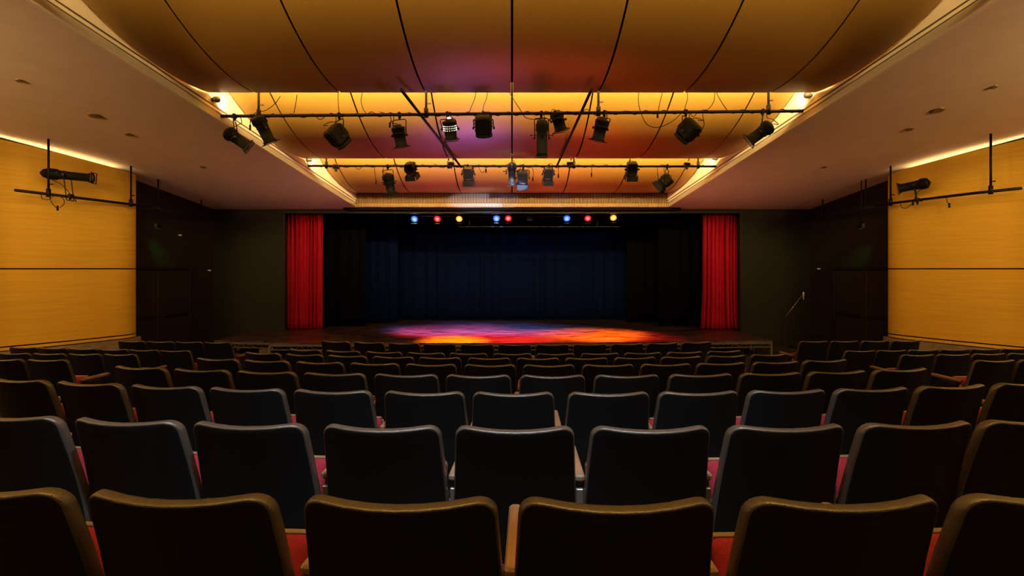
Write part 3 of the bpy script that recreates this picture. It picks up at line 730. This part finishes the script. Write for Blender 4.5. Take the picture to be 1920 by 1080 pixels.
lantern('fresnel', 'small blue-lit lantern right of centre on the shorter pipe, near the brace pipe', tB(1029), cB(1028, 327), (.0, .55, -.83), .36, .115, GB, cab=.4, m='fixture_blue_lit')
lantern('fresnel', 'black barn-door lantern over the shorter pipe, second from its right', tB(1185), cB(1185, 318), (.05, .5, -.8), .38, .125, GB, cab=-.6)
lantern('fresnel', 'black lantern at the right end of the shorter pipe, turned to show its round back', tB(1251), cB(1247, 341), (-.55, .35, -.5), .36, .12, GB, cab=-.6)
# small grey floodlights clipped on the shorter pipe
for px, py, lab in ((630, 312, 'small grey flood lamp clipped on the left end of the shorter pipe'), (846, 306, 'small grey box lamp on the shorter pipe beside the left brace pipe'),
                    (1068, 306, 'small grey box lamp on the shorter pipe beside the right brace pipe'), (1288, 308, 'small grey flood lamp clipped on the right end of the shorter pipe')):
    p = at(px, py, ZB_-.06); root = tag(empty('flood_lamp', p), lab, 'lamp', 'grey flood lamps on the shorter pipe')
    m = MB(); m.box((0, 0, .0), (.13, .09, .10), Matrix.Rotation(.5, 3, 'X'), .015); m.build('body', 'fixture_grey', root)
    m = MB(); m.box((0, .0, -.075), (.05, .05, .09), None, .008); m.tube([(-.08, 0, 0), (-.085, 0, -.06), (.085, 0, -.06), (.08, 0, 0)], .006, 5); m.build('bracket', 'fixture_grey', root)
# wall lanterns
zl = 9.75; p = Vector((-8.16, zl+.1, EYE+1.345))
lt = lantern('profile', 'long black spotlight standing on the pipe of the left maple wall, pointing right', p, Vector((-8.13, zl, EYE+1.345+.36)), (.97, .2, -.08), .82, .085, 'stage lights on the wall pipes', cab=.8)
p = Vector((8.02, 10.55, EYE+1.36))
rt = lantern('profile', 'black spotlight standing on the pipe of the right maple wall, turned to the stage', p, Vector((7.92, 10.5, EYE+1.36+.28)), (-.62, .55, -.12), .50, .095, 'stage lights on the wall pipes', cab=-.8)

# ------------------------------------------------------------------ loose cables on the pipes
def hang_cable(lab, pts, z, plug=True, grp='cables hanging from the pipes', m='cable_black'):
    P = [at(x, y, z+dz) for x, y, dz in pts]; o0 = P[0].copy()
    root = tag(empty('hanging_cable', o0), lab, 'cable', grp)
    cable('cord', [p-o0 for p in P], root, .006, m)
    if plug:
        mb = MB(); e = P[-1]-o0; mb.tube([e+Vector((0, 0, .03)), e+Vector((0, 0, -.055))], .017, 8); mb.build('plug', 'black_metal', root)
hang_cable('thin cable swooping from the nearest curved panel to the left end of the longer pipe', [(526, 180, -.2), (515, 195, -.1), (498, 207, 0), (478, 212, 0), (470, 225, 0), (469, 238, 0)], ZA)
hang_cable('thin straight cable hanging over the left part of the longer pipe', [(557, 178, -.2), (555, 192, -.1), (551, 212, 0)], ZA, False)
hang_cable('thin cable dropping to the third lantern of the longer pipe', [(634, 172, -.2), (634, 190, -.1), (636, 210, 0), (643, 222, 0), (642, 244, .05)], ZA, False)
hang_cable('thin cable dropping right of the third lantern of the longer pipe', [(680, 172, -.2), (677, 190, -.1), (683, 208, 0), (694, 218, 0), (702, 214, 0)], ZA, False)
hang_cable('thin cable loop hanging with a plug beside the fourth lantern of the longer pipe', [(712, 210, 0), (726, 214, .0), (733, 222, 0), (731, 233, 0)], ZA)
hang_cable('left one of two thin cables dropping to the pipe before the sixth lantern', [(893, 170, -.2), (890, 185, -.1), (884, 200, 0), (880, 211, 0)], ZA, False)
hang_cable('pair of thin cables dropping straight on to the sixth lantern of the longer pipe', [(915, 170, -.2), (912, 185, -.1), (907, 198, 0), (905, 211, 0)], ZA, False)
hang_cable('long thin cable swooping from the centre joint to the long rectangular lantern', [(952, 168, -.2), (962, 185, -.1), (975, 205, 0), (985, 220, .05), (1005, 224, .05), (1018, 222, 0)], ZA, False)
hang_cable('deep loop of cable between the third last and second last lanterns of the longer pipe', [(1198, 168, -.2), (1197, 190, -.1), (1202, 212, 0), (1213, 233, .03), (1232, 239, .03), (1255, 231, .03), (1270, 220, 0), (1284, 205, 0)], ZA, False)
hang_cable('short straight cable with a plug hanging right of the ninth lantern of the longer pipe', [(1243, 170, -.2), (1238, 190, -.1), (1233, 215, 0)], ZA)
hang_cable('thin cable dropping to the second last lantern of the longer pipe', [(1288, 170, -.2), (1289, 185, -.1), (1285, 200, 0), (1284, 207, 0)], ZA, False)
hang_cable('thin cable slanting between the last two lanterns of the longer pipe', [(1341, 170, -.2), (1352, 190, -.1), (1365, 208, 0), (1374, 211, 0)], ZA, False)
hang_cable('thin cable curling up right of the second last lantern of the longer pipe', [(1340, 170, -.2), (1339, 188, -.1), (1330, 203, 0), (1318, 212, 0), (1320, 235, 0), (1310, 250, .05)], ZA)
hang_cable('small plug hanging under the shorter pipe left of its first lantern', [(702, 312, 0), (703, 326, 0), (705, 340, 0)], ZB_)
hang_cable('cable loops and plug hanging under the shorter pipe right of the blue lantern', [(896, 311, 0), (903, 323, 0), (911, 319, 0)], ZB_)
hang_cable('short cable with plug hanging under the shorter pipe between centre and right', [(1047, 311, 0), (1047, 329, 0)], ZB_)
hang_cable('short cable with plug hanging under the shorter pipe by the right flood of light', [(1110, 311, 0), (1109, 322, 0), (1109, 327, 0)], ZB_)
hang_cable('small cable curl hanging right of the centre lanterns on the shorter pipe', [(996, 311, 0), (1000, 322, 0), (999, 335, 0)], ZB_)
hang_cable('cable with plug hanging beside the last lantern of the shorter pipe', [(1233, 313, 0), (1233, 325, 0), (1235, 338, 0)], ZB_)
hang_cable('slack cable with plug hanging below the left wall spotlight', [(92, 364, 0), (96, 378, 0), (104, 388, 0), (108, 389, 0)], 9.45)
hang_cable('curled slack cable hanging under the left wall pipe', [(76, 362, 0), (80, 373, 0), (92, 374, 0), (104, 366, 0), (118, 372, 0), (120, 382, 0), (112, 390, 0)], 9.5, False)
hang_cable('short cable with round plug hanging under the right wall pipe', [(1774, 366, 0), (1776, 378, 0), (1780, 384, 0)], 9.9)
hang_cable('curled cable and connector hanging under the right wall spotlight', [(1688, 376, 0), (1690, 388, 0), (1700, 390, 0), (1712, 380, 0)], 10.6)
# cable wound round the two pipes
for nm, (pa, pb), z, lab in (('a', (500, 1500), ZA, 'thin black cable wound in loose coils along the longer lighting pipe'), ('b', (600, 1320), ZB_, 'thin black cable wound in loose coils along the shorter lighting pipe')):
    pts = []; y_ = yA if z == ZA else yB
    rr = random.Random(5)
    n = 90
    for i in range(n+1):
        px = pa + (pb-pa)*i/n; p = at(px, y_(px), z); a_ = i*1.9
        s_ = .033 + (.045*rr.random() if i % 9 == 0 else 0)
        pts.append(p + Vector((0, math.cos(a_)*s_, math.sin(a_)*s_ - (.03*rr.random() if i % 7 == 0 else 0))))
    o0 = pts[0].copy(); o = cable('wound_cable', [p-o0 for p in pts], None, .006); o.location = o0; tag(o, lab, 'cable')

# ------------------------------------------------------------------ coloured stage lights on the batten
ZL = 15.3
o0 = at(610, 421, ZL)
pipe('stage_batten', [at(700, 405, ZL), at(1210, 405, ZL)], .025, 'dark batten pipe with a thin rail carrying the coloured stage lights over the stage',
     hang=[(at(px, 405, ZL), (at(px, 405, ZL).x, ZL, 5.48)) for px in (740, 905, 1015, 1195)])
bt = [o for o in sc.objects if o.name == 'stage_batten'][0]
m = MB(); m.box(at(1010, 425, 15.2)-bt.location, (4.6, .02, .012))
for px in (880, 1120): m.tube([at(px, 425, 15.2)-bt.location, at(px, 405, ZL)-bt.location], .008, 6)
m.build('track_rail', 'black_metal', bt)
cols = {'blue': ((.12, .25, 1.0), (.03, .12, 1.0)), 'red': ((1.0, .02, .015), (1.0, .01, .01)), 'amber': ((1.0, .17, .0), (1.0, .30, .01))}
def par_can(px, py, colr, lab, aims, e, estr=30):
    p = at(px, py, ZL-.12); top = at(px, 405, ZL)
    root = tag(empty('par_light', top), lab, 'stage light', 'coloured stage lights above the stage')
    c = p-top; ax = Vector((0, -.86, -.5)).normalized(); em, vis = cols[colr]
    m = MB(); m.lathe([(0, .02), (.01, .06), (.08, .085), (.09, .10), (.22, .10), (.225, .112), (.24, .112)], c-ax*.225, ax, 20); m.build('can', 'fixture_black', root)
    m = MB(); m.tube([c+Vector((-.115, .03, 0)), c+Vector((-.115, .05, .06)), Vector((0, 0, 0)), c+Vector((.115, .05, .06)), c+Vector((.115, .03, 0))], .008, 5); m.build('yoke', 'black_metal', root)
    mn = 'lens_'+colr; mc = 'bulb_'+colr
    if mn not in M:
        mat(mn, (0, 0, 0), .5, emit=vis, estr=2.2); mat(mc, (0, 0, 0), .5, emit=tuple(.10+.90*v for v in vis), estr=3.2)
    m = MB(); m.lathe([(0, .088), (.003, .088), (.012, .06), (.018, .01)], c+ax*.012, ax, 20); ln_ = tag(m.build('lens', mn, root), 'glowing %s lens' % colr)
    m = MB(); m.lathe([(0, .05), (.012, .045), (.02, .01)], c+ax*.024, ax, 16); m.build('bulb', mc, ln_)
    m = MB(); m.box(c+ax*.055+Vector((0, 0.02, -.118)), (.15, .11, .004), ax.to_track_quat('-Y', 'Z').to_matrix() @ Matrix.Rotation(-.5, 3, 'X')); m.build('lower_flap', 'fixture_face', root)
    for (ax_, ay_), sz, k in aims:
        l = light('beam', 'SPOT', c+ax*.07, e*k*5, em, None, root, spot_size=math.radians(sz), spot_blend=.75, shadow_soft_size=.08)
        d = Vector((ax_, ay_, SZ)) - (top+c)
        l.rotation_euler = d.to_track_quat('-Z', 'Y').to_euler()
par_can(777, 410, 'blue', 'blue stage light furthest left above the stage', [((-1.9, 15.4), 70, 1.3)], 700, 22)
par_can(820, 410, 'red', 'red stage light second from the left above the stage', [((-1.7, 14.9), 66, 3.2)], 420, 14)
par_can(861, 410, 'amber', 'brilliant amber stage light third from the left above the stage', [((-1.4, 12.75), 28, 3.0)], 900, 34)
par_can(931, 409, 'blue', 'blue stage light left of centre above the stage', [((-.3, 15.4), 70, 1.3)], 600, 18)
par_can(953, 409, 'red', 'red stage light just right of the centre blue one above the stage', [((.4, 13.6), 54, 2.6)], 420, 14)
par_can(1063, 409, 'blue', 'blue stage light right of centre above the stage', [((.8, 15.2), 66, .9)], 420, 14)
par_can(1102, 409, 'red', 'brilliant red stage light second from the right above the stage', [((2.6, 13.8), 52, 2)], 500, 26)
par_can(1150, 408, 'amber', 'amber stage light furthest right above the stage', [((2.15, 14.2), 54, 2.7)], 800, 24)
# unlit square lantern on the batten
m = MB(); m.box((0, -.08, 0), (.17, .2, .12), None, .01); m.box((0, 0, .07), (.04, .04, .08)); o = m.build('unlit_lantern', 'fixture_black'); o.location = at(993, 411, ZL-.02); tag(o, 'small unlit square lantern on the stage batten right of centre', 'stage light')

# ------------------------------------------------------------------ ceiling fittings
def disc(px, py, r, lab, m='downlight_dark', cat='downlight', trim='brass'):
    k = (504-py)/1000; z = 3.66/(k+.137); x = (px-960)/1000*z
    p = Vector((x, z, EYE+H(z))); tilt = math.atan(-.137)
    root = tag(empty('ceiling_downlight', p), lab, cat, 'round fittings in the plaster ceiling'); root.rotation_euler = (tilt, 0, 0)
    mb = MB(); mb.lathe([(0, r), (.008, r), (.014, r*.8), (.0145, r*.78)], (0, 0, .002), (0, 0, -1), 28); mb.build('trim_ring', trim, root)
    mb = MB(); mb.lathe([(0, r*.76), (.003, r*.76)], (0, 0, -.013), (0, 0, -1), 24); mb.build('reflector', m, root)
L_ = [(37, 151, .055, 'small round fitting highest in the left plaster ceiling'), (178, 217, .105, 'large round downlight in the left plaster ceiling'), (242, 252, .075, 'small round fitting right of the large left downlight'), (381, 313, .055, 'small round fitting nearest the stage in the left ceiling'),
      (1863, 163, .055, 'small round fitting highest in the right plaster ceiling'), (1758, 207, .105, 'large round downlight in the right plaster ceiling'), (1705, 242, .075, 'small round fitting left of the large right downlight'), (1545, 313, .055, 'small round fitting nearest the stage in the right ceiling')]
for a in L_: disc(*a)
# little floodlights on the coffer side walls
for px, py, s, z, lab in ((404, 187, -1, 8.62, 'small flood lamp on the left coffer wall behind the nearest curved panel'), (1521, 179, 1, 8.62, 'small flood lamp on the right coffer wall behind the nearest curved panel'),
                          (572, 300, -1, 11.72, 'tiny flood lamp on the left coffer wall behind the middle curved panel'), (1347, 297, 1, 11.72, 'tiny flood lamp on the right coffer wall behind the middle curved panel')):
    h = (504-py)/1000*z; x = s*(XE(z)-.05)
    root = tag(empty('wall_flood_lamp', (x, z, EYE+h)), lab, 'lamp', 'small flood lamps on the coffer walls')
    m = MB(); m.lathe([(0, .02), (.02, .045), (.09, .055), (.095, .05)], (0, -.04, 0), (-s*.15, .9, .2), 14); m.build('lamp_head', 'fixture_grey', root)
    m = MB(); m.tube([(0, 0, 0), (s*.05, 0, 0)], .012, 6); m.lathe([(0, .03), (.01, .03)], (s*.045, 0, 0), (s, 0, 0), 12); m.build('mount', 'fixture_grey', root)
    light('wash', 'SPOT', (-s*.06, .12, .02), 9, (1, .74, .40), None, root, spot_size=math.radians(110), spot_blend=.8, shadow_soft_size=.05).rotation_euler = Vector((s*.55, 1.0, -.05)).to_track_quat('-Z', 'Y').to_euler()

# ------------------------------------------------------------------ small things on the dark walls
def sensor(px, py, s, lab):
    # on the splay wall
    k = (px-960)/1000; z = None
    for i in range(400):
        zz = 11.3 + i*.01; xx = s*(8.60 - (zz-11.3)/3.45*.37)
        if abs(k)*zz >= abs(xx): z = zz; break
    if z is None: z = 14.6; xx = k*z
    m = MB(); m.box((0, 0, 0), (.06, .06, .04), None, .01); m.tube([(0, 0, 0), (s*.06, 0, .0)], .012, 6)
    o = m.build('wall_sensor', 'sensor_white'); o.location = (xx-s*.07, z, EYE+(504-py)/1000*z); tag(o, lab, 'sensor')
sensor(332, 441, -1, 'small pale sensor high on the dark left wall above the doors'); sensor(388, 507, -1, 'small pale sensor on the dark left wall near the proscenium corner'); sensor(1540, 504, 1, 'small pale sensor on the dark right wall near the proscenium corner')
for s, px, py, lab in ((-1, 296, 424, 'dim exit sign box hanging high at the left over the doors'), (1, 1615, 424, 'dim exit sign box hanging high at the right over the doors')):
    z = 12.1; p = at(px, py, z); root = tag(empty('exit_sign', p), lab, 'sign', 'hanging exit signs')
    m = MB(); m.box((0, 0, 0), (.40, .07, .10), Matrix.Rotation(s*1.2, 3, 'Z'), .01); m.build('housing', 'black_metal', root)
    m = MB(); m.tube([(0, 0, .04), (0, 0, EYE+H(z)-p.z)], .012, 6); m.build('rod', 'black_metal', root)
    m = MB(); m.box((s*.0, 0, -.052), (.34, .05, .006), Matrix.Rotation(s*1.2, 3, 'Z')); tag(m.build('green_panel', 'exit_green', root), 'dim green lit underside')
    light('exit_glow', 'SPOT', (s*.1, 0, -.08), 40, (.03, 1, .15), None, root, spot_size=math.radians(34), spot_blend=1, shadow_soft_size=.1).rotation_euler = Vector((s*.45, 1.0, -.78)).to_track_quat('-Z', 'Y').to_euler()
# microphone on a boom stand by the right proscenium wall
root = tag(empty('microphone_stand', (7.5, 14.2, 0)), 'thin black microphone boom stand beside the dark wall at the right of the stage', 'microphone stand')
m = MB(); m.lathe([(0, .15), (.02, .15), (.03, .03)], (0, 0, 0), (0, 0, 1), 20); m.tube([(0, 0, .02), (0, 0, 1.15)], .012, 8); m.build('pole', 'black_metal', root)
m = MB(); m.tube([(-.22, 0, .82), (.25, 0, 1.42)], .008, 6); m.build('boom', 'steel', root)
m = MB(); m.lathe([(0, .012), (.12, .016), (.15, .026), (.18, .026), (.2, .01)], (.26, 0, 1.28), (0, 0, 1), 12); m.build('microphone', 'sensor_white', root)
# little lights slot in the wood joint on the right
# low metal stool frames seen under the right end of the stage
def stool(x, y, lab):
    root = tag(empty('stool_frame', (x, y, 0)), lab, 'stool', 'stool frames under the stage end')
    for s in (-1, 1):
        m = MB(); m.tube([(s*.13, -.1, .01), (s*.13, -.1, .27), (s*.13, .12, .27), (s*.13, .12, .01)], .008, 6); m.build('leg_frame', 'truss_metal', root)
    m = MB(); m.box((0, .01, .285), (.30, .26, .02), None, .005); m.build('seat_top', 'black_metal', root)
stool(5.7, 12.95, 'low metal stool frame standing under the right end of the stage')
